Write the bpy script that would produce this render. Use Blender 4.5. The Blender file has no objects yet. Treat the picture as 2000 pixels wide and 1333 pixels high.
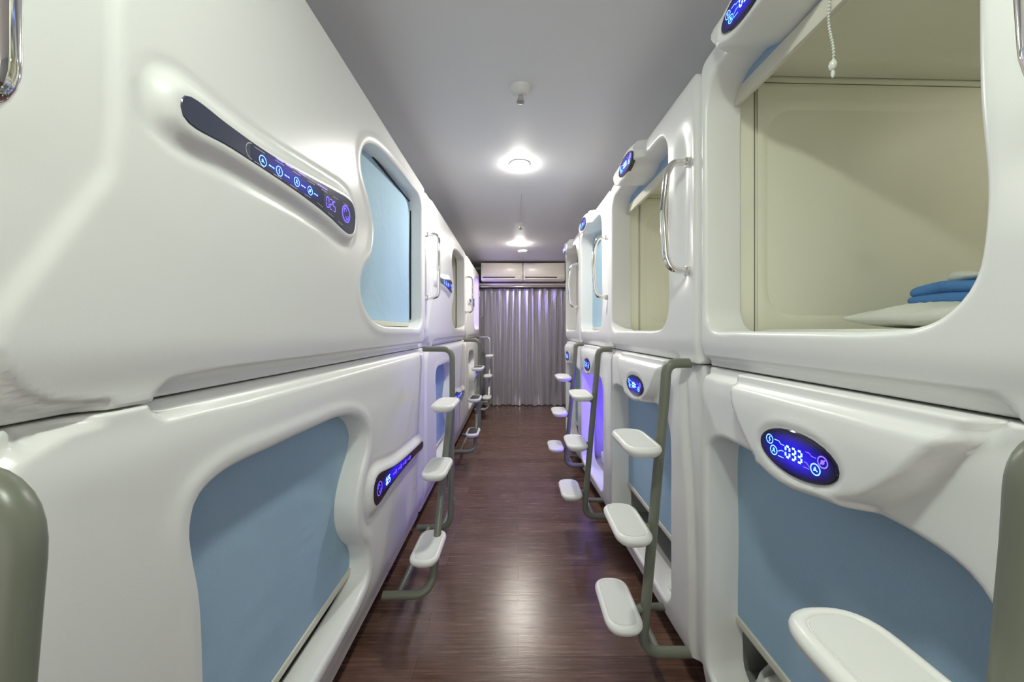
import bpy, bmesh, math, random
import numpy as np
from mathutils import Vector
random.seed(7); RNG = np.random.RandomState(7)
S = bpy.context.scene
C = S.collection
PI = math.pi

# ------------------------------------------------------------ camera, exposure
CAMZ = 1.48
cd = bpy.data.cameras.new('camera'); cam = bpy.data.objects.new('camera', cd); C.objects.link(cam)
cam.location = (0, 0, CAMZ); cam.rotation_euler = (PI/2, 0, 0)
cd.sensor_width = 36; cd.lens = 12.6; cd.shift_x = -0.006; cd.shift_y = -0.01075
cd.clip_start = 0.02
S.camera = cam
S.view_settings.view_transform = 'Standard'; S.view_settings.look = 'None'
S.view_settings.gamma = 1; S.view_settings.use_curve_mapping = False
S.view_settings.exposure = 0.2
w = bpy.data.worlds.new('world'); S.world = w; w.use_nodes = True
w.node_tree.nodes['Background'].inputs[0].default_value = (1, .97, .90, 1)
w.node_tree.nodes['Background'].inputs[1].default_value = 1.3
LAMP_E = 230.0            # emission of the ceiling lamps' diffusers
LAMPS = [(-2.3, (.95, 1, .88)), (0.22, (.90, 1.0, .86)), (2.76, (1, .97, .90)), (5.3, (1, .94, .84))]

# ------------------------------------------------------------ materials
def mat(name, col, rough=.5, metal=0, spec=.5, coat=0, bump=None, emis=None, es=0, alpha=None, trans=0, ior=1.45):
    m = bpy.data.materials.new(name); m.use_nodes = True
    nt = m.node_tree; b = nt.nodes['Principled BSDF']
    b.inputs['Base Color'].default_value = (*col, 1)
    b.inputs['Roughness'].default_value = rough; b.inputs['Metallic'].default_value = metal
    b.inputs['Specular IOR Level'].default_value = spec
    b.inputs['Coat Weight'].default_value = coat; b.inputs['Coat Roughness'].default_value = .08
    b.inputs['Transmission Weight'].default_value = trans; b.inputs['IOR'].default_value = ior
    if emis: b.inputs['Emission Color'].default_value = (*emis, 1); b.inputs['Emission Strength'].default_value = es
    if bump:
        sc, st, dist = bump
        tc = nt.nodes.new('ShaderNodeTexCoord'); n = nt.nodes.new('ShaderNodeTexNoise'); bp = nt.nodes.new('ShaderNodeBump')
        n.inputs['Scale'].default_value = sc; n.inputs['Detail'].default_value = 3
        bp.inputs['Strength'].default_value = st; bp.inputs['Distance'].default_value = dist
        nt.links.new(tc.outputs['Object'], n.inputs['Vector']); nt.links.new(n.outputs['Fac'], bp.inputs['Height'])
        nt.links.new(bp.outputs['Normal'], b.inputs['Normal'])
    return m
M = {}
M['shell'] = mat('white moulded plastic', (.82, .82, .80), .30, spec=.5, bump=(260, .12, .001))
M['lining'] = mat('cream interior plastic', (.91, .90, .76), .45, bump=(300, .1, .001))
M['groove'] = mat('dark joint', (.18, .17, .12), .7)
M['dark'] = mat('dark plinth', (.012, .011, .012), .6)
M['glassblack'] = mat('smoked display glass', (.010, .008, .030), .08, spec=.6, coat=.3)
M['glassgrey'] = mat('smoked console glass', (.055, .062, .105), .2, spec=.6)
M['glow'] = mat('blue lit symbols', (.05, .1, .6), .4, emis=(.06, .22, 1.0), es=7)
M['glow2'] = mat('violet lit lines', (.1, .05, .6), .4, emis=(.10, .06, 1.0), es=3.5)
M['glowblue'] = mat('deep blue backlight', (.01, .01, .2), .12, emis=(.01, .0, .75), es=.65)
M['digit'] = mat('cyan lit digits', (.2, .5, .9), .4, emis=(.15, .45, 1.0), es=9)
def backlight(name, base, col, st):
    m = mat(name, base, .12, spec=.6, emis=col, es=1); nt = m.node_tree; b = nt.nodes['Principled BSDF']
    tc = nt.nodes.new('ShaderNodeTexCoord'); sb = nt.nodes.new('ShaderNodeVectorMath'); sb.operation = 'SUBTRACT'; sb.inputs[1].default_value = (.5, .5, .5)
    ml = nt.nodes.new('ShaderNodeVectorMath'); ml.operation = 'MULTIPLY'; ml.inputs[1].default_value = (0, 2, 2)
    ln = nt.nodes.new('ShaderNodeVectorMath'); ln.operation = 'LENGTH'
    mr = nt.nodes.new('ShaderNodeMapRange'); mr.interpolation_type = 'SMOOTHSTEP'
    mr.inputs['From Min'].default_value = .25; mr.inputs['From Max'].default_value = 1.05; mr.inputs['To Min'].default_value = st; mr.inputs['To Max'].default_value = 0
    L = nt.links.new
    L(tc.outputs['Generated'], sb.inputs[0]); L(sb.outputs[0], ml.inputs[0]); L(ml.outputs[0], ln.inputs[0]); L(ln.outputs['Value'], mr.inputs['Value']); L(mr.outputs['Result'], b.inputs['Emission Strength'])
    return m
M['glowblue'] = backlight('deep blue backlight', (.012, .008, .04), (.012, .0, .9), .75)
M['glowdim'] = backlight('faint blue backlight', (.05, .055, .10), (.03, .01, .9), .28)
M['reading'] = mat('warm fill lamp', (.9, .9, .85), .4, emis=(1, .98, .90), es=50)  # glow of the added fill lamps in the upper right pods
M['line'] = mat('printed silver line', (.5, .5, .58), .4)
M['chrome'] = mat('polished chrome', (.82, .80, .76), .07, metal=1)
M['shade_lining'] = mat('shade grey interior plastic', (.42, .42, .41), .5)  # interior shadow of the lower right pods put into the lining colour
M['paint'] = mat('grey green painted steel', (.165, .175, .135), .33, bump=(180, .05, .001))
M['silver'] = mat('silver painted steel', (.50, .50, .50), .3, metal=.6)
M['tread'] = mat('white step plastic', (.80, .80, .77), .28, bump=(220, .06, .001))
M['treadpad'] = mat('tread rubber pad', (.72, .73, .70), .5, bump=(300, .2, .001))
M['darkpad'] = mat('dark tread pad', (.06, .055, .06), .5)
M['cord'] = mat('clear beads', (.75, .76, .70), .15, spec=.7)
M['whiteplas'] = mat('white plastic', (.75, .75, .73), .35)
M['sock'] = mat('black hole', (.01, .01, .01), .6)
M['ac'] = mat('ivory plastic', (.82, .77, .68), .28)
M['acslot'] = mat('dark air slot', (.03, .028, .03), .6)
M['wall'] = mat('grey blue wall paint', (.33, .35, .38), .8)
M['cotton'] = mat('white cotton', (.80, .80, .74), .9, bump=(60, .5, .004))
M['towelb'] = mat('blue towel', (.10, .26, .58), .95, bump=(120, .7, .004))
M['bag'] = mat('white crumpled bag', (.7, .7, .66), .6, bump=(30, .8, .01))
M['barm'] = mat('cream blind bar', (.70, .68, .58), .35)

def blindmat(name, col, sc=40):
    m = mat(name, col, .75); nt = m.node_tree; b = nt.nodes['Principled BSDF']
    tc = nt.nodes.new('ShaderNodeTexCoord')
    n = nt.nodes.new('ShaderNodeTexNoise'); n.inputs['Scale'].default_value = 420; n.inputs['Detail'].default_value = 2
    n2 = nt.nodes.new('ShaderNodeTexNoise'); n2.inputs['Scale'].default_value = 3.5; n2.inputs['Detail'].default_value = 3; n2.inputs['Distortion'].default_value = .35
    mx = nt.nodes.new('ShaderNodeMix'); mx.data_type = 'RGBA'
    mx.inputs['A'].default_value = (*[c*.86 for c in col], 1); mx.inputs['B'].default_value = (*[min(1, c*1.14) for c in col], 1)
    ad = nt.nodes.new('ShaderNodeMath'); ad.operation = 'ADD'
    bp = nt.nodes.new('ShaderNodeBump'); bp.inputs['Strength'].default_value = .7; bp.inputs['Distance'].default_value = .018
    L = nt.links.new
    L(tc.outputs['Object'], n.inputs['Vector']); L(tc.outputs['Object'], n2.inputs['Vector'])
    L(n.outputs['Fac'], mx.inputs['Factor']); L(mx.outputs['Result'], b.inputs['Base Color'])
    L(n2.outputs['Fac'], bp.inputs['Height']); L(bp.outputs['Normal'], b.inputs['Normal'])
    return m
M['blind'] = blindmat('blue blind fabric', (.30, .43, .61))
M['blindmid'] = blindmat('soft blue blind fabric', (.36, .52, .67))
M['blindlt'] = blindmat('pale blue blind fabric', (.42, .61, .72))
M['blindteal'] = blindmat('pale teal blind fabric', (.33, .50, .53))
M['curtain'] = mat('grey violet satin curtain', (.54, .52, .56), .34, metal=.5, spec=.5, bump=(400, .1, .001))
M['curtain'].node_tree.nodes['Principled BSDF'].inputs['Sheen Weight'].default_value = .3

def ceilmat():
    m = mat('ceiling paint', (.78, .78, .80), .55, bump=(14, .05, .01)); return m
M['ceil'] = ceilmat()
def floormat():
    m = mat('dark brown plank floor', (.06, .03, .025), .3, spec=.7)
    nt = m.node_tree; b = nt.nodes['Principled BSDF']; L = nt.links.new
    tc = nt.nodes.new('ShaderNodeTexCoord')
    br = nt.nodes.new('ShaderNodeTexBrick')
    br.offset = .37; br.inputs['Scale'].default_value = 1
    br.inputs['Brick Width'].default_value = 1.22; br.inputs['Row Height'].default_value = .125
    br.inputs['Mortar Size'].default_value = .0011; br.inputs['Mortar Smooth'].default_value = .2; br.inputs['Bias'].default_value = -.1
    br.inputs['Color1'].default_value = (.125, .068, .050, 1); br.inputs['Color2'].default_value = (.185, .110, .084, 1)
    br.inputs['Mortar'].default_value = (.05, .026, .02, 1)
    mp = nt.nodes.new('ShaderNodeMapping'); mp.inputs['Scale'].default_value = (1.4, 26, 1)
    n = nt.nodes.new('ShaderNodeTexNoise'); n.inputs['Scale'].default_value = 3; n.inputs['Detail'].default_value = 6; n.inputs['Roughness'].default_value = .6
    mx = nt.nodes.new('ShaderNodeMix'); mx.data_type = 'RGBA'; mx.blend_type = 'MULTIPLY'; mx.inputs['Factor'].default_value = .75
    cr = nt.nodes.new('ShaderNodeValToRGB'); cr.color_ramp.elements[0].position = .3; cr.color_ramp.elements[0].color = (.45, .42, .42, 1)
    cr.color_ramp.elements[1].position = .72; cr.color_ramp.elements[1].color = (1.35, 1.3, 1.25, 1)
    rr = nt.nodes.new('ShaderNodeMapRange'); rr.inputs['To Min'].default_value = .17; rr.inputs['To Max'].default_value = .34
    bp = nt.nodes.new('ShaderNodeBump'); bp.inputs['Strength'].default_value = .25; bp.inputs['Distance'].default_value = .002
    L(tc.outputs['Object'], br.inputs['Vector']); L(tc.outputs['Object'], mp.inputs['Vector']); L(mp.outputs['Vector'], n.inputs['Vector'])
    L(n.outputs['Fac'], cr.inputs['Fac']); L(br.outputs['Color'], mx.inputs['A']); L(cr.outputs['Color'], mx.inputs['B'])
    L(mx.outputs['Result'], b.inputs['Base Color']); L(n.outputs['Fac'], rr.inputs['Value']); L(rr.outputs['Result'], b.inputs['Roughness'])
    L(n.outputs['Fac'], bp.inputs['Height']); L(bp.outputs['Normal'], b.inputs['Normal'])
    return m
M['floor'] = floormat()

# ------------------------------------------------------------ object helpers
def tag(o, label=None, cat=None, group=None, kind=None):
    if label: o['label'] = label
    if cat: o['category'] = cat
    if group: o['group'] = group
    if kind: o['kind'] = kind
    return o
def link(name, me, m, parent=None, smooth=True, loc=None, sharp=None):
    if m: me.materials.append(m)
    if smooth: me.polygons.foreach_set('use_smooth', [True]*len(me.polygons))
    o = bpy.data.objects.new(name, me); C.objects.link(o)
    if parent: o.parent = parent
    if loc: o.location = loc
    if sharp:
        bm = bmesh.new(); bm.from_mesh(me)
        for e in bm.edges:
            if len(e.link_faces) == 2 and e.calc_face_angle(0) > sharp: e.smooth = False
        bm.to_mesh(me); bm.free()
    return o
def mesh(name, vs, fs, recalc=False):
    me = bpy.data.meshes.new(name); me.from_pydata([tuple(map(float, v)) for v in vs], [], fs); me.update()
    if recalc:
        bm = bmesh.new(); bm.from_mesh(me); bmesh.ops.recalc_face_normals(bm, faces=bm.faces); bm.to_mesh(me); bm.free()
    return me
def thing(name, loc, rz, label, cat, group=None):
    o = bpy.data.objects.new(name, None); C.objects.link(o); o.location = loc; o.rotation_euler = (0, 0, rz)
    o.empty_display_size = .1
    return tag(o, label, cat, group)

class MB:
    def __init__(s): s.v = []; s.f = []
    def add(s, vs, fs):
        n = len(s.v); s.v += [tuple(map(float, v)) for v in vs]; s.f += [tuple(i+n for i in f) for f in fs]
    def box(s, a, b):
        (x0, y0, z0), (x1, y1, z1) = a, b
        s.add([(x0,y0,z0),(x1,y0,z0),(x1,y1,z0),(x0,y1,z0),(x0,y0,z1),(x1,y0,z1),(x1,y1,z1),(x0,y1,z1)],
              [(0,3,2,1),(4,5,6,7),(0,1,5,4),(1,2,6,5),(2,3,7,6),(3,0,4,7)])
    def rbox(s, a, b, r=.01, seg=3):
        bm = bmesh.new(); bmesh.ops.create_cube(bm, size=1)
        for v in bm.verts:
            v.co = Vector([(a[i]+b[i])/2 + v.co[i]*(b[i]-a[i]) for i in range(3)])
        bmesh.ops.bevel(bm, geom=bm.edges[:]+bm.verts[:], offset=r, segments=seg, affect='EDGES', profile=.5)
        bm.verts.index_update(); s.add([v.co[:] for v in bm.verts], [tuple(v.index for v in f.verts) for f in bm.faces]); bm.free()
    def tube(s, path, r, n=14, cap=True, closed=False):
        P = [Vector(p) for p in path]; N = len(P)
        base = len(s.v); up = None
        for i in range(N):
            if closed: t = (P[(i+1) % N]-P[i-1])
            else: t = (P[min(i+1, N-1)]-P[max(i-1, 0)])
            t.normalize()
            if up is None:
                up = Vector((0, 0, 1)) if abs(t.z) < .9 else Vector((0, 1, 0))
            a = (up - t*up.dot(t)).normalized(); up = a; bb = t.cross(a)
            rr = r[i] if isinstance(r, (list, tuple)) else r
            for k in range(n):
                an = 2*PI*k/n; q = P[i]+a*rr*math.cos(an)+bb*rr*math.sin(an); s.v.append(q[:])
        for i in range(N if closed else N-1):
            j = (i+1) % N
            for k in range(n):
                l = (k+1) % n
                s.f.append((base+i*n+k, base+i*n+l, base+j*n+l, base+j*n+k))
        if cap and not closed:
            s.f.append(tuple(base+k for k in range(n))[::-1]); s.f.append(tuple(base+(N-1)*n+k for k in range(n)))
    def lathe(s, prof, c=(0,0,0), n=32, axis='z'):
        base = len(s.v)
        for (r, h) in prof:
            for k in range(n):
                a = 2*PI*k/n; p = (r*math.cos(a), r*math.sin(a), h)
                if axis == 'x': p = (h, r*math.cos(a), r*math.sin(a))
                s.v.append((c[0]+p[0], c[1]+p[1], c[2]+p[2]))
        for i in range(len(prof)-1):
            for k in range(n):
                l = (k+1) % n
                s.f.append((base+i*n+k, base+i*n+l, base+(i+1)*n+l, base+(i+1)*n+k))
        s.f.append(tuple(base+k for k in range(n))[::-1]); s.f.append(tuple(base+(len(prof)-1)*n+k for k in range(n)))
    def build(s, name, m, parent=None, smooth=True, loc=None, sharp=.7, recalc=True):
        return link(name, mesh(name, s.v, s.f, recalc), m, parent, smooth, loc, sharp if smooth else None)

def fillet(pts, r, seg=6, closed=False):
    """round the corners of a 2D/3D path"""
    P = [np.array(p, float) for p in pts]; n = len(P); out = []
    rs = r if isinstance(r, (list, tuple)) else [r]*n
    for i in range(n):
        if not closed and i in (0, n-1): out.append(P[i]); continue
        a, b, c = P[i-1], P[i], P[(i+1) % n]
        d1, d2 = np.linalg.norm(a-b), np.linalg.norm(c-b)
        e1, e2 = (a-b)/d1, (c-b)/d2
        ang = math.acos(max(-1, min(1, float(e1@e2))))
        if rs[i] <= 0 or ang > PI-.02: out.append(b); continue
        t = min(rs[i]/math.tan(ang/2), d1*.49, d2*.49)
        p0, p1 = b+e1*t, b+e2*t
        for k in range(seg+1):
            s = k/seg; out.append((1-s)**2*p0+2*s*(1-s)*b+s*s*p1)
    return out
def catmull(pts, seg=8):
    P = [np.array(p, float) for p in pts]; n = len(P); out = []
    for i in range(n):
        p0, p1, p2, p3 = P[i-1], P[i], P[(i+1) % n], P[(i+2) % n]
        # centripetal
        t0 = 0; t1 = t0+max(np.linalg.norm(p1-p0), 1e-5)**.5; t2 = t1+max(np.linalg.norm(p2-p1), 1e-5)**.5; t3 = t2+max(np.linalg.norm(p3-p2), 1e-5)**.5
        for k in range(seg):
            t = t1+(t2-t1)*k/seg
            A1 = (t1-t)/(t1-t0)*p0+(t-t0)/(t1-t0)*p1; A2 = (t2-t)/(t2-t1)*p1+(t-t1)/(t2-t1)*p2; A3 = (t3-t)/(t3-t2)*p2+(t-t2)/(t3-t2)*p3
            B1 = (t2-t)/(t2-t0)*A1+(t-t0)/(t2-t0)*A2; B2 = (t3-t)/(t3-t1)*A2+(t-t1)/(t3-t1)*A3
            out.append((t2-t)/(t2-t1)*B1+(t-t1)/(t2-t1)*B2)
    return out
def sdpoly(poly):
    A = np.array(poly, float); B = np.roll(A, -1, 0); D = B-A; DD = (D**2).sum(1)+1e-12
    def f(p):
        p = np.atleast_2d(p); out = np.empty(len(p))
        for s in range(0, len(p), 4000):
            q = p[s:s+4000, None, :]
            t = np.clip(((q-A)*D).sum(2)/DD, 0, 1)
            d2 = ((q-A-t[..., None]*D)**2).sum(2).min(1)
            c1 = (A[:, 1] <= q[..., 1]) != (B[:, 1] <= q[..., 1])
            with np.errstate(divide='ignore', invalid='ignore'):
                xi = A[:, 0]+(q[..., 1]-A[:, 1])*D[:, 0]/np.where(D[:, 1] == 0, 1e-12, D[:, 1])
            ins = ((c1 & (q[..., 0] < xi)).sum(1) % 2) == 1
            out[s:s+4000] = np.where(ins, -1, 1)*np.sqrt(d2)
        return out
    return f
def sst(x): x = np.clip(x, 0, 1); return x*x*(3-2*x)

def panel(side, L, z0, z1, outer, hole, hfun, parent, name='front_panel', g=.013, ro=.008, rh=.016, dep=.09, depo=.10, lining_dep=None):
    """heightfield front panel (u along the row, v world height) with rounded rim round its edge and its opening.
       side +1 = left row (faces +x), -1 = right row; hole = phi function (positive in material)"""
    so = sdpoly(outer)
    def phis(p):
        a = -so(p)-ro
        b = hole(p)-rh if hole else np.full(len(np.atleast_2d(p)), 9.)
        return a, b
    def phi(p):
        a, b = phis(p); return np.minimum(a, b)
    def grad(p, f=phi, e=1e-3):
        gx = (f(p+[e, 0])-f(p-[e, 0]))/(2*e); gy = (f(p+[0, e])-f(p-[0, e]))/(2*e)
        G = np.stack([gx, gy], 1); return G/np.maximum(np.linalg.norm(G, axis=1, keepdims=True), 1e-6)
    nu, nv = int(L/g)+2, int((z1-z0)/g)+2
    us = np.linspace(0, L, nu); vs_ = np.linspace(z0, z1, nv)
    U, V = np.meshgrid(us, vs_, indexing='ij'); P = np.stack([U.ravel(), V.ravel()], 1)
    F = phi(P)
    near = np.abs(F) < g*.35
    if near.any():
        Q = P[near]
        for _ in range(3): Q = Q - grad(Q)*phi(Q)[:, None]
        P[near] = Q; F[near] = 0
    vid = {}; verts = []
    def gv(i):
        if i not in vid: vid[i] = len(verts); verts.append(P[i])
        return vid[i]
    # crossing points
    idx = np.arange(nu*nv).reshape(nu, nv)
    E = np.concatenate([np.stack([idx[:-1].ravel(), idx[1:].ravel()], 1), np.stack([idx[:, :-1].ravel(), idx[:, 1:].ravel()], 1)])
    ins = F >= 0
    cr = E[(F[E[:, 0]]*F[E[:, 1]] < 0)]
    t = F[cr[:, 0]]/(F[cr[:, 0]]-F[cr[:, 1]])
    X = P[cr[:, 0]]*(1-t)[:, None]+P[cr[:, 1]]*t[:, None]
    if len(X):
        for _ in range(2): X = X - grad(X)*phi(X)[:, None]
    cx = {}
    for (a, b), x in zip(cr, X): cx[(min(a, b), max(a, b))] = x
    cid = {}
    faces = []
    for i in range(nu-1):
        for j in range(nv-1):
            q = [idx[i, j], idx[i+1, j], idx[i+1, j+1], idx[i, j+1]]
            k = ins[q].sum()
            if k == 0: continue
            if k == 4: faces.append([gv(c) for c in q]); continue
            if not (F[q] > 0).any(): continue
            f = []
            for a, b in zip(q, q[1:]+q[:1]):
                if ins[a]: f.append(gv(a))
                key = (min(a, b), max(a, b))
                if key in cx and ins[a] != ins[b]:
                    if key not in cid: cid[key] = len(verts); verts.append(cx[key])
                    f.append(cid[key])
            if len(f) >= 3: faces.append(f)
    V2 = np.array(verts); H = hfun(V2)
    cnt = {}
    for f in faces:
        for a, b in zip(f, f[1:]+f[:1]): cnt[(a, b)] = cnt.get((a, b), 0)+1
    bed = [(a, b) for (a, b) in cnt if (b, a) not in cnt]
    bv = sorted({a for e in bed for a in e}); bi = {v: k for k, v in enumerate(bv)}
    PB = V2[bv]; a_, b_ = phis(PB); isout = a_ < b_
    n = -grad(PB)
    r = np.where(isout, ro, rh); dp = np.where(isout, depo, dep)
    HB = H[bv]
    out3 = [(side*h, p[0], p[1]-z0) for p, h in zip(V2, H)]
    K = 5; rings = [list(bv)]
    def pushring(q, h):
        s = len(out3)
        out3.extend([(side*hh, p[0], p[1]-z0) for p, hh in zip(q, h)]); rings.append(list(range(s, s+len(q))))
    for k in range(1, K+1):
        an = k/K*PI/2*.97
        pushring(PB+n*(r*math.sin(an))[:, None], HB-r*(1-math.cos(an)))
    pushring(PB+n*(r*1.0)[:, None], ((HB-r)-dp)*.5)
    pushring(PB+n*(r*1.0)[:, None], -dp)
    for (a, b) in bed:
        ia, ib = bi[a], bi[b]
        for k in range(len(rings)-1):
            faces.append([rings[k][ib], rings[k][ia], rings[k+1][ia], rings[k+1][ib]])
    if side < 0: faces = [f[::-1] for f in faces]
    me = mesh(name, out3, [tuple(f) for f in faces])
    return link(name, me, M['shell'], parent)

# ------------------------------------------------------------ the room
YB, YE = -3.2, 7.0
CEIL = 2.76
def slab(name, a, b, m, kind='structure'):
    k = MB(); k.box(a, b); o = k.build(name, m, smooth=False); o['kind'] = kind; return o
slab('floor', (-2.0, YB, -.1), (3.1, YE+.3, 0), M['floor'])
slab('ceiling', (-2.0, YB, CEIL), (3.1, YE+.3, CEIL+.1), M['ceil'])
slab('wall_left', (-2.1, YB, 0), (-2.0, YE+.3, CEIL), M['wall'])
slab('wall_right', (3.1, YB, 0), (3.2, YE+.3, CEIL), M['wall'])
slab('wall_back', (-2.1, YE+.3, 0), (3.2, YE+.4, CEIL), M['wall'])

# ------------------------------------------------------------ glyph drawing for the displays
SEG = {'0': 'abcdef', '1': 'bc', '2': 'abged', '3': 'abgcd', '4': 'fgbc', '5': 'afgcd', '6': 'afgedc', '7': 'abc', '8': 'abcdefg', '9': 'abcdfg'}
class Gly:
    def __init__(s): s.q = []; s.g = [0]; s.n = 0
    def new(s): s.n += 1
    def line(s, a, b, w):
        a = np.array(a, float); b = np.array(b, float); d = b-a; d /= np.linalg.norm(d)+1e-9; n = np.array([-d[1], d[0]])*w/2
        s.q.append((s.n, [a-n, b-n, b+n, a+n]))
    def poly(s, pts, w):
        for a, b in zip(pts, pts[1:]): s.line(a, b, w)
    def ring(s, c, r, w, n=20, a0=0, a1=2*PI):
        p = [(c[0]+r*math.cos(a0+(a1-a0)*k/n), c[1]+r*math.sin(a0+(a1-a0)*k/n)) for k in range(n+1)]
        s.poly(p, w)
    def digits(s, txt, c, h, w=None, th=None):
        s.new(); w = w or h*.5; th = th or h*.13; sp = w*1.45
        x0 = c[0]-sp*(len(txt)-1)/2
        for i, ch in enumerate(txt):
            x = x0+i*sp; y = c[1]; L, R_, T, B_, g_ = x-w/2, x+w/2, y+h/2, y-h/2, th*.6
            sg = {'a': ((L+g_, T), (R_-g_, T)), 'd': ((L+g_, B_), (R_-g_, B_)), 'g': ((L+g_, y), (R_-g_, y)),
                  'f': ((L, T-g_), (L, y+g_)), 'b': ((R_, T-g_), (R_, y+g_)), 'e': ((L, y-g_), (L, B_+g_)), 'c': ((R_, y-g_), (R_, B_+g_))}
            for k in SEG[ch]: s.line(*sg[k], th)
    def icon(s, c, r, w, kind):
        s.new(); s.ring(c, r, w)
        x, y = c
        if kind == 0: s.poly([(x-.4*r, y-.3*r), (x+.1*r, y-.1*r), (x+.45*r, y-.3*r)], w); s.poly([(x-.1*r, y+.45*r), (x+.1*r, y), (x-.35*r, y+.1*r)], w)
        elif kind == 1: s.poly([(x+.15*r, y+.6*r), (x-.2*r, y+.05*r), (x+.2*r, y-.05*r), (x-.15*r, y-.6*r)], w)
        elif kind == 2: s.ring((x, y+.25*r), .2*r, w, 10); s.poly([(x-.45*r, y-.4*r), (x, y-.05*r), (x+.45*r, y-.4*r)], w)
        elif kind == 3: s.ring((x, y), .3*r, w, 10); s.line((x-.5*r, y-.5*r), (x+.5*r, y+.5*r), w)
    def mesh(s, name, m, parent, side, sgn, u0, v0, wl, rot=0):
        for gi in sorted({g_ for g_, q in s.q}):
            vs, fs = [], []
            for g_, q in s.q:
                if g_ != gi: continue
                b = len(vs)
                for (x, y) in q: vs.append((side*wl, u0+sgn*x, v0+y))
                fs.append((b, b+1, b+2, b+3))
            link(name, mesh(name, vs, fs), m, parent, smooth=False)

def prism(name, poly, w0, w1, side, m, parent, z0=0, bev=.0015):
    """flat plate with outline poly (u, v), between depths w0 (back) and w1 (front)"""
    P = [np.array(p) for p in poly]; n = len(P)
    ctr = sum(P)/n
    vs = [(side*w0, p[0], p[1]-z0) for p in P]+[(side*(w1-bev), p[0], p[1]-z0) for p in P]
    sh = []
    for i in range(n):
        d = P[(i+1) % n]-P[i-1]; nn = np.array([d[1], -d[0]]); nn /= np.linalg.norm(nn)+1e-9
        sh.append(P[i]-nn*bev)
    ar = sum(P[i][0]*P[(i+1) % n][1]-P[(i+1) % n][0]*P[i][1] for i in range(n))
    if ar < 0: sh = [2*P[i]-sh[i] for i in range(n)]
    vs += [(side*w1, p[0], p[1]-z0) for p in sh]
    fs = []
    for i in range(n):
        j = (i+1) % n
        fs += [(i, j, n+j, n+i), (n+i, n+j, 2*n+j, 2*n+i)]
    fs += [tuple(range(2*n, 3*n)), tuple(range(n))[::-1]]
    return link(name, mesh(name, vs, fs, True), m, parent, True, sharp=.5)

# ------------------------------------------------------------ pod building blocks
SEAM = 1.345
def row_x(side, y): return -(.655+.012*y) if side > 0 else (.725-.03*y)
RZ = {1: .012, -1: .03}

def handle(side, u, zb, zt, parent, z0, bow=.0, out=.09, r=.0135):
    k = MB()
    pts = [(-.03, zb), (out*.75, zb+.004), (out, zb+.06), (out+bow, (zb+zt)/2+.02), (out-.005, zt-.05), (out*.7, zt), (-.03, zt+.002)]
    if bow == 0: pts = [(-.03, zb), (out, zb), (out, zt), (-.03, zt)]
    p = fillet([(side*a, u, b-z0) for a, b in pts], .05, 6)
    k.tube([tuple(q) for q in p], r, 16)
    for z in (zb, zt):
        k.lathe([(r*1.5, side*-.025), (r*1.5, side*.002), (r*1.1, side*.006)], (0, u, z-z0), 16, 'x')
    o = k.build('grab_handle', M['chrome'], parent); o['label'] = 'chrome grab handle'; return o

def blind(side, u0, u1, zb, zt, wd, m, parent, z0, bar=True, wave=.004, chain=None, slack=0, bh=.028):
    nu, nv = 40, 30; vs = []; fs = []
    for i in range(nu+1):
        for j in range(nv+1):
            a, b = i/nu, j/nv; u = u0+(u1-u0)*a; v = zb+(zt-zb)*b
            ww = wd+wave*(math.sin(a*5+b*3)*.6+math.sin(a*2.1-b*6.5)*.5)
            vs.append((side*ww, u, v-z0))
    for i in range(nu):
        for j in range(nv):
            s = i*(nv+1)+j; fs.append((s, s+nv+1, s+nv+2, s+1))
    n = len(vs)
    vs += [(v[0]-side*.003, v[1], v[2]) for v in vs]; fs += [tuple(n+i for i in f[::-1]) for f in fs]
    o = link('roller_blind', mesh('roller_blind', vs, fs), m, parent)
    if bar:
        k = MB(); k.rbox((min(side*(wd-.012), side*(wd+.008)), u0, zb-.022-z0), (max(side*(wd-.012), side*(wd+.008)), u1, zb-.022+bh-z0), .004, 2)
        b = k.build('bottom_bar', M['barm'], o); b['label'] = 'cream bottom bar'
    if chain:
        cu, ct, cb = chain; k = MB()
        nb = int((ct-cb)/.0085)
        for q in range(nb):
            t = q/nb; z = ct-(ct-cb)*t; du = .012*math.sin(t*5.5)*t
            k.lathe([(.0006, -.0033), (.0028, -.002), (.0034, 0), (.0028, .002), (.0006, .0033)], (side*(wd+.02), cu+du, z-z0), 8)
            k.lathe([(.0008, -.006), (.0008, .006)], (side*(wd+.02), cu+du, z-z0), 5)
        k.lathe([(.002, -.014), (.007, -.010), (.0095, 0), (.007, .009), (.003, .012)], (side*(wd+.02), cu+.012*math.sin(5.5), cb-z0-.005), 14)
        k.lathe([(.002, -.010), (.0045, -.004), (.0045, .004), (.002, .008)], (side*(wd+.02), cu+.012*math.sin(5.5), cb-z0-.026), 10)
        c = k.build('bead_chain', M['cord'], o); c['label'] = 'clear bead pull chain'
    return o

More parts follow.
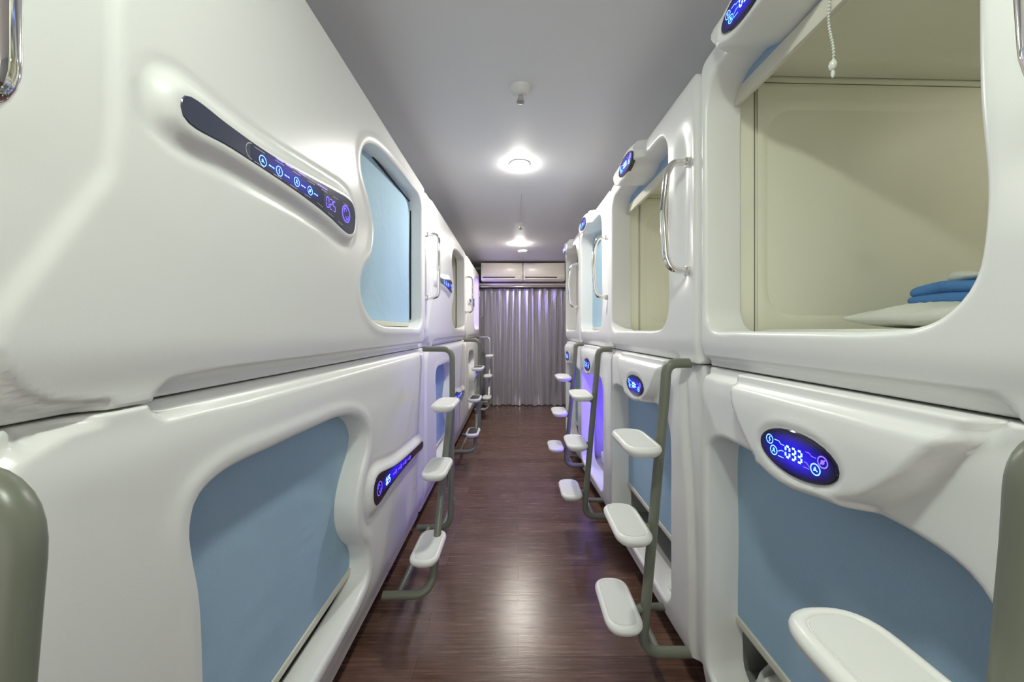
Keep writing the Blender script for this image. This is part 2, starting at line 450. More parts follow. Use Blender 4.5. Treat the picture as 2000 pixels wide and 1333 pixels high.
def liningbox(side, L, z0, za, zb, w0, depth, parent, joint=True, m=None, floor_z=None):
    """inner surfaces of the sleeping space: two side walls, ceiling, end wall and bed board"""
    k = MB(); t = .012; m = m or M['lining']
    def bx(a, b):
        lo = [min(a[i], b[i]) for i in range(3)]; hi = [max(a[i], b[i]) for i in range(3)]; k.box(lo, hi)
    A, B = za-z0, zb-z0
    bx((side*w0, .012, A), (side*-depth, .012+t, B)); bx((side*w0, L-.012-t, A), (side*-depth, L-.012, B))
    bx((side*w0, .012, B-t), (side*-depth, L-.012, B)); bx((side*(-depth+t), .012, A), (side*-depth, L-.012, B))
    bx((side*w0, .012, A), (side*-depth, L-.012, A+t))
    o = k.build('interior_lining', m, parent, smooth=False)
    if joint:
        j = MB()
        for uu in (L-.012-t, ):
            # vertical joint near the front and joint under the ceiling panel
            j.box((min(side*-.205, side*-.202), uu-.0012, A+.02), (max(side*-.205, side*-.202), uu+.001, B-.02))
            jo = j
        k2 = MB(); k2.box((min(side*-.205, side*(-depth+.02)), L-.012-t-.0012, B-.045), (max(side*-.205, side*(-depth+.02)), L-.012-t+.001, B-.0425))
        j.v, off = j.v, len(j.v); j.add(k2.v, k2.f)
        j.build('joint_line', M['groove'], o, smooth=False)
        # raised rounded wall pad
        out = fillet([(-.24, za+.1), (-depth+.12, za+.1), (-depth+.12, zb-.13), (-.24, zb-.13)], .13, 8, True)
        sp = sdpoly(out); nx, nz = 90, 60; vs = []; fs = []
        X = np.linspace(-.212, -depth+.02, nx); Z = np.linspace(za+.02, zb-.06, nz)
        G = np.stack(np.meshgrid(X, Z, indexing='ij'), -1).reshape(-1, 2)
        h = -.014*sst((-sp(G)+.012)/.05)
        vs = [(side*p[0], L-.012-t-.007-hh, p[1]-z0) for p, hh in zip(G, h)]
        fs = [(i*nz+q, (i+1)*nz+q, (i+1)*nz+q+1, i*nz+q+1) for i in range(nx-1) for q in range(nz-1)]
        link('wall_pad', mesh('wall_pad', vs, fs, False), m, o)
        # ceiling pad
        out = fillet([(-.25, .2), (-depth+.12, .2), (-depth+.12, L-.12), (-.25, L-.12)], .08, 8, True)
        sp = sdpoly(out); X = np.linspace(-.1, -depth+.02, 90); Z = np.linspace(.03, L-.03, 50)
        G = np.stack(np.meshgrid(X, Z, indexing='ij'), -1).reshape(-1, 2)
        h = .008*sst((-sp(G)+.01)/.03)
        vs = [(side*p[0], p[1], B-t-.009+hh) for p, hh in zip(G, h)]
        fs = [(i*50+q, (i+1)*50+q, (i+1)*50+q+1, i*50+q+1) for i in range(89) for q in range(49)]
        link('ceiling_pad', mesh('ceiling_pad', vs, fs, False), m, o)
    return o

def bodybox(side, L, z0, z1, depth, parent, plinth=False):
    k = MB(); t = .006
    def bx(a, b):
        lo = [min(a[i], b[i]) for i in range(3)]; hi = [max(a[i], b[i]) for i in range(3)]; k.box(lo, hi)
    H = z1-z0
    bx((side*-.11, .002, .02), (side*-(depth+.02), .002+t, H-.02)); bx((side*-.11, L-.002-t, .02), (side*-(depth+.02), L-.002, H-.02))
    bx((side*-.11, .002, H-.026), (side*-(depth+.02), L-.002, H-.02)); bx((side*-(depth+.014), .002, .02), (side*-(depth+.02), L-.002, H-.02))
    bx((side*-.11, .002, 0.0), (side*-(depth+.02), L-.002, .03))
    o = k.build('body_shell', M['shell'], parent, smooth=False)
    if plinth:
        k = MB(); a, b = side*-.16, side*-depth
        k.box((min(a, b), .03, -z0), (max(a, b), L-.03, .0)); k.build('plinth', M['dark'], parent, smooth=False)
    return o

def even(poly, n=160):
    P = np.array(poly); Q = np.vstack([P, P[:1]]); d = np.r_[0, np.cumsum(np.linalg.norm(np.diff(Q, axis=0), axis=1))]
    s = np.linspace(0, d[-1], n, endpoint=False); return np.stack([np.interp(s, d, Q[:, 0]), np.interp(s, d, Q[:, 1])], 1)

L_UP_OPEN = [(1.285,2.346),(1.20,2.30),(1.150,2.235),(1.150,2.165),(1.225,2.07),(1.285,1.95),(1.255,1.82),(1.165,1.74),(1.140,1.66),(1.175,1.59),(1.27,1.53),(1.40,1.503),(1.60,1.498),
             (1.90,1.498),(2.10,1.50),(2.165,1.545),(2.172,1.70),(2.172,2.0),(2.172,2.25),(2.16,2.36),(2.10,2.41),(1.90,2.41),(1.60,2.395),(1.42,2.375)]
L_LO_OPEN = [(.37,.738),(.361,.926),(.345,1.02),(.340,1.08),(.355,1.13),(.41,1.157),(.60,1.162),(.80,1.160),(.95,1.155),(1.08,1.13),(1.175,1.08),(1.222,1.01),(1.21,.94),(1.165,.88),(1.125,.82),(1.100,.737),
             (1.112,.65),(1.16,.57),(1.215,.51),(1.235,.44),(1.215,.375),(1.14,.345),(1.0,.335),(.80,.335),(.55,.335),(.42,.35),(.378,.40),(.372,.55)]
L_UP_DISP = [(.291,1.903),(.294,1.924),(.312,1.936),(.40,1.934),(.50,1.934),(.62,1.942),(.75,1.957),(.88,1.972),(.97,1.980),(1.015,1.972),(1.035,1.94),(1.034,1.895),(1.02,1.862),(.985,1.848),(.93,1.852),(.85,1.866),(.75,1.877),(.62,1.884),(.50,1.886),(.40,1.886),(.32,1.880),(.298,1.886)]
L_LO_DISP = [(2.085,.712),(2.10,.70),(2.102,.682),(2.085,.668),(1.95,.676),(1.80,.682),(1.60,.685),(1.42,.680),(1.30,.668),(1.258,.672),(1.232,.70),(1.225,.735),(1.232,.775),(1.256,.80),(1.30,.805),(1.38,.790),(1.512,.762),(1.65,.745),(1.85,.728),(2.0,.718)]

def ledger(u, s): return [(a*s, b) for a, b in u]

def left_pod(y0, L, upper, label, group, blindcfg, detail, num):
    s = L/2.27; side = 1
    z0, z1 = (SEAM+.002, 2.52) if upper else (.11, SEAM-.002)
    name = 'capsule_pod'
    root = thing(name, (row_x(1, y0), y0+.002, z0), RZ[1], label, 'capsule pod', group)
    L -= .004
    op = even(catmull(ledger(L_UP_OPEN if upper else L_LO_OPEN, s), 8))
    hs = sdpoly(op)
    dsp = even(catmull(ledger(L_UP_DISP if upper else L_LO_DISP, s), 6), 110); ds = sdpoly(dsp)
    outer = fillet([(0, z0), (L, z0), (L, z1), (0, z1)], [.03, .03, .06, .06] if upper else [.06, .06, .03, .03], 6, True)
    if upper:
        body = [(.212,3),(.212,1.83),(.203,1.74),(.155,1.645),(.080,1.50),(.060,1.46),(.072,1.42),(.10,1.385),(.14,1.364),(.185,1.362),(.215,1.35),(.225,1.25),(.262,1.25),(.27,1.345),(.31,1.380),(.5,1.384),(L+.3,1.384),(L+.3,3)]
    else:
        body = [(.03,-.4),(.03,1.18),(.055,1.26),(.09,1.30),(.13,1.325),(.19,1.335),(.22,1.345),(.228,1.45),(.258,1.45),(.265,1.34),(.30,1.312),(.5,1.308),(L+.3,1.308),(L+.3,-.4)]
    body = [(a*s if a < 1 else a, b) for a, b in body]
    bs = sdpoly(even(body, 400))
    def h(p):
        u, v = p[:, 0], p[:, 1]
        b = bs(p)
        k_ = sst((v-1.44)/.06)*(u < .25*s) if upper else (u < .10*s)*.6
        H = -(.036-.026*k_)*sst((b+.004)/(.011+.012*k_))
        H -= .022*sst(1-u/.035)**2+.022*sst(1-(L-u)/.035)**2
        if upper: H -= .012*sst(1-(v-1.37)/.12)**2
        else: H -= .010*sst(1-(1.33-v)/.12)**2 + .05*sst(1-(v-.10)/.30)**2
        d = ds(p)
        mk = 1-sst((d-.004)/.05); H = H*(1-mk)
        t_ = np.clip((d-.010)/.029, 0, 1); H += .024*(1-(.65*t_+.35*t_*t_*(3-2*t_))) - .004*np.exp(-((d-.052)/.008)**2)
        o = hs(p); H += (.006*np.exp(-((o-.03)/.02)**2)+.004*np.sin(u*2.2)*np.sin((v-z0)*2.4))*(1-mk)
        return H
    panel(1, L, z0, z1, outer, hs, h, root, g=.009 if detail else .018, dep=.10, depo=.12)
    bodybox(1, L, z0, z1, 1.05, root, not upper)
    liningbox(1, L, z0, z0+.09, z1-.07, -.13, 1.04, root, joint=False)
    d = prism('control_display', dsp, .010, .0262, 1, M['glassgrey'] if upper else M['glassblack'], root, z0)
    if detail:
        G = Gly(); G2 = Gly(); G3 = Gly(); wl = .0268
        if upper:
            for k, (x, zz) in enumerate(((.510, 1.904), (.573, 1.906), (.650, 1.909), (.718, 1.910))):
                G.icon((x*s, zz), .0125, .0018, k)
                G.new(); G.line(((x+.022)*s, zz), ((x+.032)*s, zz), .003); G.line(((x+.035)*s, zz), ((x+.043)*s, zz), .003)
            G4 = Gly(); G4.digits(num, (.845*s, 1.912), .034, .015, .0026)
            G2.new(); G2.ring((.955*s, 1.915), .031, .0025); G2.ring((.955*s, 1.915), .026, .001); G2.ring((.948*s, 1.925), .009, .0025, 12, 0, 4); G2.ring((.962*s, 1.905), .009, .0025, 12, 3, 7)
            up = [(x, 1.929+(x-.5)*.055) for x in np.linspace(.48, .97, 14)]
            for a, b in zip(up[::2], up[1::2]): G3.new(); G3.line((a[0]*s, a[1]-.004), (b[0]*s, b[1]-.004), .0014)
            lo = [(x, 1.889-(max(0, x-.75))*.13) for x in np.linspace(.48, .93, 14)]
            for a, b in zip(lo[::2], lo[1::2]): G3.new(); G3.line((a[0]*s, a[1]), (b[0]*s, b[1]), .0014)
            G3.new(); G3.ring((.472*s, 1.908), .019, .0018, 14, PI/2, 3*PI/2)
            for x in (.56, .60, .66, .76, .79): G2.new(); G2.line((x*s, 1.931+(x-.5)*.065), ((x+.03)*s, 1.931+(x+.03-.5)*.065), .0028)
            bk = [(.47, 1.930), (.62, 1.938), (.80, 1.945), (.80, 1.880), (.62, 1.888), (.47, 1.889)]
        else:
            G2.ring((1.290*s, .738), .031, .0028); G2.ring((1.283*s, .748), .010, .0028, 12, 0, 4); G2.ring((1.297*s, .728), .010, .0028, 12, 3, 7)
            G.digits(num, (1.405*s, .731), .034, .014)
            x = 1.475
            for k in range(4):
                G2.new(); G2.line((x*s, .728-.02*k*.3), ((x+.03)*s, .728-.02*k*.3), .004); G2.icon(((x+.05)*s, .726-.006*k), .010, .0025, k); x += .085
            bk = [(1.25, .785), (1.38, .780), (1.55, .750), (1.85, .720), (1.85, .690), (1.5, .690), (1.25, .685)]
        prism('backlight', [np.array((a*s, b)) for a, b in bk], .0264, .0266, 1, M['glowdim' if upper else 'glowblue'], d, z0, 0)
        if upper: G4.mesh('lit_number', M['glow2'], d, 1, 1, 0, -z0, wl)
        G.mesh('lit_symbols', M['digit' if not upper else 'glow'], d, 1, 1, 0, -z0, wl)
        G2.mesh('emblem', M['glow2'], d, 1, 1, 0, -z0, wl)
        if G3.q: G3.mesh('printed_lines', M['line'], d, 1, 1, 0, -z0, wl)
    else:
        G = Gly()
        if upper:
            for k, x in enumerate((.60, .70, .80)): G.icon((x*s, 1.914), .017, .003, k)
            G.new(); G.ring((1.0*s, 1.912), .024, .004)
            bk = [(.55, 1.932), (.88, 1.955), (1.02, 1.955), (1.02, 1.87), (.88, 1.872), (.55, 1.892)]
        else:
            G.ring((1.272*s, .735), .026, .004)
            for k in range(3): G.icon(((1.5+.1*k)*s, .72), .013, .003, k)
            bk = [(1.25, .785), (1.5, .750), (1.85, .718), (1.85, .690), (1.5, .690), (1.25, .685)]
        prism('backlight', [np.array((a*s, b)) for a, b in bk], .0264, .0266, 1, M['glowblue'], d, z0, 0)
        G.mesh('lit_symbols', M['glow'], d, 1, 1, 0, -z0, .0268)
    if upper:
        handle(1, .012 if y0 < 1 else .055, 1.735 if y0 < 1 else 1.725, 2.205, root, z0, 0, .085)
    if blindcfg:
        m, zb = blindcfg
        us = op[:, 0]
        blind(1, us.min()-.03, us.max()+.02, zb, op[:, 1].max()+.03, -.088, m, root, z0, True, .003)
        if upper:
            k = MB(); k.box((-.090, 2.168*s, 1.515-z0), (-.078, 2.176*s, 2.39-z0)); k.box((-.090, 1.25*s, 2.384-z0), (-.078, 2.176*s, 2.392-z0))
            k.build('guide_rail', M['dark'], root, smooth=False)
    return root

def right_pod(y0, L, upper, label, group, blindcfg, detail, num, lin=None):
    z0, z1 = (SEAM+.002, 2.50) if upper else (.11, SEAM-.002)
    root = thing('capsule_pod', (row_x(-1, y0), y0+.002, z0), RZ[-1], label, 'capsule pod', group)
    L -= .004; q = (L-1.0)/.18
    if upper:
        na, fa = .20+.06*q, L-.045
        pts = [(na-.012, 1.62), (na+.005, 1.545), (na+.055, 1.493), (na+.14, 1.478), (na+.3, 1.476), (fa-.2, 1.476), (fa-.045, 1.482), (fa-.005, 1.53), (fa, 1.62), (fa, 1.9), (fa, 2.25),
               (fa-.01, 2.33), (fa-.06, 2.385), (fa-.14, 2.395), (fa-.3, 2.40), (na+.2, 2.40), (na+.06, 2.385), (na+.01, 2.33), (na, 2.22), (na-.003, 1.85)]
        bib = [(.46+.08*q, 2.7), (.50+.08*q, 2.44), (.58+.08*q, 2.375), (.66+.08*q, 2.365), (.75+.1*q, 2.375), (.83+.1*q, 2.44), (.87+.1*q, 2.7)]
        cu, cz, ru, rz_ = .655+.03*q, 2.428, .115+.01*q, .052
        outer = fillet([(0, z0), (L, z0), (L, z1), (0, z1)], [.03, .03, .09, .09], 6, True)
        body = [(-.3, 1.0), (.14, 1.0), (.15, 1.345), (.18, 1.378), (.3, 1.378), (L+.3, 1.378), (L+.3, 3), (-.3, 3)]
    else:
        na, fa = .15+.08*q, L-.06
        pts = [(na, .95), (na+.012, 1.03), (na+.05, 1.09), (na+.12, 1.112), (na+.25, 1.116), (fa-.25, 1.114), (fa-.07, 1.108), (fa-.015, 1.07), (fa, 1.0), (fa, .7), (fa, .32), (fa-.012, .25), (fa-.07, .215),
               (fa-.25, .21), (na+.3, .22), (na+.06, .235), (na+.006, .29), (na, .40), (na, .7)]
        bib = [(.165+.06*q, 1.46), (.195+.06*q, 1.325), (.228+.06*q, 1.272), (.254+.06*q, 1.228), (.315+.06*q, 1.166), (.363+.07*q, 1.135), (.42+.07*q, 1.114), (.50+.08*q, 1.098), (.575+.09*q, 1.104), (.635+.1*q, 1.143), (.69+.11*q, 1.205), (.727+.11*q, 1.262), (.748+.12*q, 1.33), (.765+.12*q, 1.46)]
        cu, cz, ru, rz_ = .482+.055*q, 1.187, .112+.01*q, .054
        outer = fillet([(0, .17), (.3, .145), (L*.8, z0), (L, z0), (L, z1), (0, z1)], [.05, .1, .1, .05, .03, .03], 6, True)
        body = [(.06, -.3), (.06, .5), (.08, .8), (.12, 1.05), (.14, 1.2), (.15, 1.5), (-.3, 1.5), (-.3, 1.6), (.16, 1.6), (.165, 1.33), (.2, 1.306), (L+.3, 1.306), (L+.3, -.3)]
    op = even(catmull(pts, 6)); hs0 = sdpoly(op); bibp = even(catmull(bib, 6), 120); bb = sdpoly(bibp); bs = sdpoly(even(body, 400))
    def hs(p):
        a, b = hs0(p), -bb(p); k_ = .018; hh = np.clip(.5+.5*(b-a)/k_, 0, 1)
        return a*(1-hh)+b*hh+k_*hh*(1-hh)
    ell = [(cu+ru*math.cos(a), cz+rz_*math.sin(a)) for a in np.linspace(0, 2*PI, 64, endpoint=False)]
    el = sdpoly(ell)
    def h(p):
        u, v = p[:, 0], p[:, 1]
        b = bs(p); H = -.024*sst((b+.004)/(.012 if upper else .018))
        H -= .024*sst(1-u/.04)**2+.024*sst(1-(L-u)/.04)**2
        if upper:
            H -= .012*sst(1-(v-1.37)/.10)**2
            H -= .022*np.exp(-((u-.115)/.055)**2)*sst((v-1.60)/.15)*sst((2.36-v)/.15)
            H -= .03*sst(1-(2.52-v)/.10)**2
        else:
            H -= .010*sst(1-(1.32-v)/.10)**2 + .02*sst(1-(v-.12)/.2)**2
        H += .050*(1-sst((bb(p)+.004)/.018))
        d = el(p); mk = 1-sst((d-.0)/.035); H = H*(1-mk)+.050*mk; H += -.004*np.exp(-((d-.0)/.008)**2)+.002*np.exp(-((d-.018)/.008)**2)
        return H
    panel(-1, L, z0, z1, outer, hs, h, root, g=.009 if detail else .016, rh=.016, dep=.135, depo=.12)
    bodybox(-1, L, z0, z1, 2.05, root, not upper)
    liningbox(-1, L, z0, z0+.075, z1-.045, -.14, 2.04, root, joint=upper and detail, m=lin or (None if upper else M['shade_lining']))
    d = prism('control_display', [np.array(p) for p in ell], .03, .0515, -1, M['glassblack'], root, z0, .002)
    G = Gly(); G2 = Gly()
    k = ru/.112; wd = .0022 if detail else .003
    inner = [np.array((cu+ru*.95*math.cos(a), cz+rz_*.9*math.sin(a))) for a in np.linspace(0, 2*PI, 40, endpoint=False)]
    prism('backlight', inner, .0517, .0519, -1, M['glowblue'], d, z0, 0)
    G.icon((-.076*k, .014), .0112, wd, 1); G.icon((-.062*k, -.010), .0112, wd, 2)
    G.new(); G.poly([(-.06*k, .018), (-.045*k, .018), (-.038*k, .012), (-.028*k, .012)], wd*.7); G.new(); G.poly([(-.047*k, -.008), (-.038*k, -.003), (-.03*k, -.003)], wd*.7); G.line((-.048*k, -.019), (-.03*k, -.019), wd*.7)
    G.icon((.060*k, -.012), .0120, wd*1.2, 0); G2.icon((.078*k, .010), .0120, wd*1.2, 3)
    G2.new(); G2.poly([(.062*k, .013), (.050*k, .013), (.045*k, .018), (.034*k, .018)], wd*.7); G2.new(); G2.poly([(.045*k, -.014), (.038*k, -.006), (.03*k, -.006)], wd*.7); G2.line((.045*k, -.018), (.028*k, -.018), wd*.7)
    D = Gly(); D.digits(num, (0, 0), .026, .012, .0042)
    G.mesh('lit_symbols', M['glow'], d, -1, -1, cu, cz-z0, .0522); G2.mesh('dim_symbols', M['glow2'], d, -1, -1, cu, cz-z0, .0522)
    D.mesh('lit_number', M['digit'], d, -1, -1, cu, cz-z0, .0523)
    if upper and detail:  # added lamp, out of view, brightens the sleeping space
        k = MB(); k.lathe([(.045, 0), (.045, -.008), (.040, -.014), (.001, -.016)], (1.35, L*.45, z1-.045-.022-z0), 24)
        o = k.build('fill_lamp', M['reading'], root); o['label'] = 'small unseen lamp added to brighten the pod interior'
    if upper: handle(-1, .076 if y0 < 1 else .085, 1.76 if y0 < 1 else 1.72, 2.16, root, z0, .012, .083)
    if blindcfg:
        m, zb, chain = blindcfg
        blind(-1, na-.03, fa+.03, zb, (2.43 if upper else 1.20), -.118, m, root, z0, True, .004 if not upper or zb < 2 else .001, chain, 0, .056 if zb > 2 else .028)
    return root

# ------------------------------------------------------------ pods
LY = [.385, 2.656, 4.85, 6.78]
RY = [.36, 1.368, 2.55, 3.60, 4.49]
g = 'side entry pods of the left row'
left_pod(LY[0], LY[1]-LY[0], True, 'big white upper left pod nearest the viewer, console reading 025 and blue blind down', g, (M['blindlt'], 1.525), True, '025')
left_pod(LY[1], LY[2]-LY[1], True, 'middle white upper left pod with open grey doorway and bent blue console', g, None, False, '0')
left_pod(LY[2], LY[3]-LY[2], True, 'far upper left pod with a violet lit doorway beside the curtain', g, None, False, '0')
left_pod(LY[0], LY[1]-LY[0], False, 'big white lower left pod nearest the viewer with wavy opening and blue blind', g, (M['blindmid'], .40), True, '025')
left_pod(LY[1], LY[2]-LY[1], False, 'middle lower left pod with a narrow blue blind behind the first full step ladder', g, (M['blind'], .38), False, '0')
left_pod(LY[2], LY[3]-LY[2], False, 'far lower left pod nearest the curtain behind the dark topped steps', g, (M['blindteal'], .38), False, '0')
g = 'end entry pods of the right row'
right_pod(RY[0], RY[1]-RY[0], True, 'near upper right pod, wide open with pillow and folded towels inside', g, (M['blind'], 2.325, (.55, 2.36, 2.155)), True, '033')
right_pod(RY[1], RY[2]-RY[1], True, 'second upper right pod, open doorway with rolled blue blind and curved chrome handle', g, (M['blind'], 2.31, (.42, 2.35, 2.13)), True, '033')
right_pod(RY[2], RY[3]-RY[2], True, 'third upper right pod with a pale blue blind drawn down', g, (M['blindlt'], 1.50, None), False, '0')
right_pod(RY[3], RY[4]-RY[3], True, 'fourth and farthest upper right pod with an open grey doorway', g, None, False, '0')
right_pod(RY[0], RY[1]-RY[0], False, 'near lower right pod with display 033 on a bulging flap over a blue blind', g, (M['blindmid'], .43, None), True, '033')
right_pod(RY[1], RY[2]-RY[1], False, 'second lower right pod with blue blind raised over a ledge with a white cable', g, (M['blindmid'], .42, None), True, '031')
right_pod(RY[2], RY[3]-RY[2], False, 'third lower right pod glowing violet inside', g, None, False, '0')
right_pod(RY[3], RY[4]-RY[3], False, 'fourth and farthest lower right pod with a pale teal blind', g, (M['blindteal'], .36, None), False, '0')

def glow_light(name, loc, e, col, size=.1):
    l = bpy.data.lights.new(name, 'POINT'); l.energy = e; l.color = col; l.shadow_soft_size = size
    o = bpy.data.objects.new(name, l); C.objects.link(o); o.location = loc; return o
# violet mood light strips inside two of the pods
glow_light('pod_mood_light', (1.25, 3.05, .62), 26, (.15, .07, 1), .1)
glow_light('pod_mood_light', (-1.2, 6.4, 2.3), 22, (.26, .18, 1), .12)

# ------------------------------------------------------------ ladders
def tread(parent, c, rot, pad, size=(.146, .29), th=.046):
    """oblong step with rounded ends, raised rim and inset pad"""
    a, b = size[0]/2, size[1]/2
    def ringpts(inset):
        p = fillet([(-a+inset, -b+inset), (a-inset, -b+inset), (a-inset, b-inset), (-a+inset, b-inset)], max(.068-inset, .01), 8, True)
        return even(p, 56)
    prof = [(.034, -th), (.018, -th+.004), (.006, -th*.66), (.001, -th*.45), (0, -th*.32), (.002, -.009), (.006, -.004), (.011, -.001), (.017, 0), (.0205, -.0012), (.022, -.0035)]
    k = MB(); base = 0; vs = []; fs = []
    for ins, z in prof:
        for p in ringpts(ins): vs.append((p[0], p[1], z))
    n = 56
    for i in range(len(prof)-1):
        for j in range(n):
            l = (j+1) % n; fs.append((i*n+j, i*n+l, (i+1)*n+l, (i+1)*n+j))
    fs.append(tuple(range(n))[::-1]); fs.append(tuple((len(prof)-1)*n+j for j in range(n)))
    o = link('step_tread', mesh('step_tread', vs, fs, True), M['tread'], parent, True, c, .9)
    o.rotation_euler = (0, 0, rot)
    k = MB(); vs = [(p[0], p[1], -.0045) for p in ringpts(.0235)]+[(p[0], p[1], -.0018) for p in ringpts(.0245)]
    fs = [(j, (j+1) % n, n+(j+1) % n, n+j) for j in range(n)]+[tuple(range(n, 2*n))]
    link('tread_pad', mesh('tread_pad', vs, fs, True), pad, o, True, None, .5)
    return o

ZA, ZF = 1.345, .17
def right_ladder(y, xs, xw, label, m=None, far=True, yb=.24):
    """pole leaning into the aisle; xs = shift of the pole towards the aisle"""
    m = m or M['paint']
    root = thing('step_ladder', (xs, y, 0), 0, label, 'ladder', 'step ladders of the right row'); r = .020
    k = MB()
    p = fillet([(xw, 0, ZA+.01), (.640, 0, ZA+.0), (.595, 0, ZA-.16), (.505, 0, ZF+.02), (.535, 0, ZF), (xw, 0, ZF)], [0, .07, .2, .07, .05, 0], 7)
    p = fillet([(xw-xs, 0, ZA), (.603, 0, ZA), (.596, 0, ZA-.12), (.502, 0, ZF), (xw-xs, 0, ZF)], [0, .075, .3, .075, 0], 8)
    k.tube([tuple(q) for q in p], r, 16); k.build('pole', m, root)
    k = MB(); k.tube([tuple(q) for q in fillet([(.57, 0, ZF+.0), (.560, yb, ZF), (xw-xs, yb, ZF)], [0, .04, 0], 6)], .016, 14); k.build('base_loop', m, root)
    k = MB(); k.tube([(.545, .0, ZF+.02), (.515, .03, ZF+.115)], .012, 10); 
    for z, x in ((.97, .48), (.635, .444), (.30, .407)):
        z += .065
        px = .596+(z-1.22)*(.596-.502)/(1.22-.17)
        k = MB(); k.tube([(px, 0, z-.075), (px-.03, .005, z-.05), (x+.02, .01, z-.036)], .012, 10); k.tube([(px, .0, z-.02), (x+.03, 0, z-.022)], .014, 10)
        k.build('bracket', m, root)
        tread(root, (x, .015, z+.005), 0, M['treadpad'])
    return root
right_ladder(.42, 0, .715, 'grey green step ladder cropped by the right edge of view, one big white tread showing')
right_ladder(1.456, 0, .70, 'grey green step ladder with white treads in front of the second lower right pod')
right_ladder(2.52, -.040, .66, 'grey green step ladder before the violet lit lower pod')
right_ladder(3.47, -.045, .64, 'farthest step ladder of the right row near the curtain')

def left_ladder(y, label, pole, pad, xs=0, stub=False):
    """y = seam; pole A hangs from the seam, pole B leans towards the viewer and carries the treads"""
    root = thing('step_ladder', (xs, y, 0), 0, label, 'ladder', 'step ladders of the left row'); r = .020
    xw = row_x(1, y)
    k = MB(); p = fillet([(xw-xs+.01, -.10, ZA), (-.468, -.115, ZA), (-.462, -.14, ZA-.3), (-.447, -.285, ZF), (xw-xs+.02, -.285, ZF)], [0, .075, .2, .085, 0], 8)
    k.tube([tuple(q) for q in p], r, 16); k.build('pole', pole, root)
    k = MB(); p = fillet([(-.462, -.19, 1.00), (-.43, -.88, ZF), (xw-xs+.02, -.89, ZF)], [0, .09, 0], 8)
    k.tube([tuple(q) for q in p], r, 16); k.build('tread_pole', pole, root)
    k = MB(); k.tube([(-.59, -.89, ZF), (-.59, -.285, ZF)], .016, 14); k.tube([(-.50, -.285, ZF), (-.49, .08, ZF+.02)], .014, 12); k.build('base_rail', M['silver'] if pole is M['silver'] else pole, root)
    for z, x, yy in ((1.035, -.447, -.44), (.70, -.462, -.60), (.367, -.462, -.80)):
        tread(root, (x, yy, z+.005), 0, pad)
        k = MB(); k.tube([(x, yy, z-.045), (x, yy, z-.026)], .024, 12); k.build('bracket', pole, root)
    return root
left_ladder(.452, 'grey green ladder pole cropped by the left edge of view', M['paint'], M['treadpad'], -.0).location.z = -.012
left_ladder(2.656, 'grey green step ladder with three plain white treads beside the left pods', M['paint'], M['treadpad'])
left_ladder(4.75, 'step ladder on the left whose white treads have dark tops', M['paint'], M['darkpad'], -.035)
left_ladder(6.80, 'silver step ladder standing against the curtain', M['silver'], M['treadpad'], -.06)

# end filler with its own handle past the last left pod
root = thing('end_panel', (row_x(1, LY[3]), LY[3]+.004, SEAM+.002), RZ[1], 'narrow white end panel with thin handle between last left pod and curtain', 'panel')
k = MB(); k.rbox((-.12, 0, 0), (-.02, .05, 1.15), .012); k.build('panel_body', M['shell'], root)
handle(1, .026, 1.73, 2.10, root, SEAM+.002, 0, .05, .009)

# ------------------------------------------------------------ ceiling fittings
for i, (y, c) in enumerate(LAMPS):
    lab = {0: 'round ceiling lamp far behind the viewer', 1: 'round ceiling lamp directly above the viewer', 2: 'round glowing ceiling lamp nearest in view', 3: 'round glowing ceiling lamp nearest the curtain'}[i]
    root = thing('ceiling_lamp', (.012*y/2.76, y, CEIL), 0, lab, 'ceiling lamp', 'downlights along the aisle')
    k = MB(); k.lathe([(.080, 0), (.080, -.004), (.077, -.007), (.0745, -.007), (.074, -.003), (.074, 0)], n=40); k.build('trim_ring', M['whiteplas'], root)
    lm = mat('lamp diffuser %d' % i, (.9, .9, .9), .5, emis=c, es=LAMP_E*(.9, 1.12, 1.45, 2.4)[i])
    k = MB(); k.lathe([(.0735, -.005), (.070, -.012), (.058, -.018), (.040, -.022), (.02, -.024), (.001, -.0245)], n=40); k.build('diffuser', lm, root)
def sprinkler(x, y, sc, label):
    root = thing('sprinkler_head', (x, y, CEIL), 0, label, 'sprinkler', 'sprinklers along the ceiling')
    k = MB(); k.lathe([(.060*sc, 0), (.060*sc, -.004), (.054*sc, -.016), (.036*sc, -.032), (.030*sc, -.036), (.001, -.036)], n=32); k.build('escutcheon', M['whiteplas'], root)
    k = MB(); k.lathe([(.012*sc, -.034), (.012*sc, -.050), (.017*sc, -.052), (.021*sc, -.068), (.021*sc, -.072), (.012*sc, -.074), (.001, -.074)], n=24); k.build('deflector', M['silver'], root)
sprinkler(.012, 1.90, 1, 'white sprinkler head on the ceiling nearest the viewer')
sprinkler(.03, 4.31, .8, 'sprinkler head between the two lit ceiling lamps')
k = MB(); k.lathe([(.085, 0), (.085, -.010), (.075, -.026), (.045, -.034), (.001, -.035)], n=32)
o = k.build('smoke_detector', M['ceil'], None, loc=(.075, 5.78, CEIL)); tag(o, 'flat round smoke detector just past the far ceiling lamp', 'smoke detector')
k = MB(); k.lathe([(.05, 0), (.05, -.008), (.03, -.016), (.001, -.017)], n=24)
o = k.build('ceiling_sensor', M['whiteplas'], None, loc=(.055, 6.35, CEIL)); tag(o, 'small white disc on the ceiling above the air conditioners', 'sensor')
k = MB(); k.tube([(.028, 4.0, CEIL-.004), (.028, 3.35, CEIL-.004)], .003, 6); o = k.build('ceiling_wire', M['ceil']); tag(o, 'thin pale surface wire on the ceiling before the second sprinkler', 'wire')

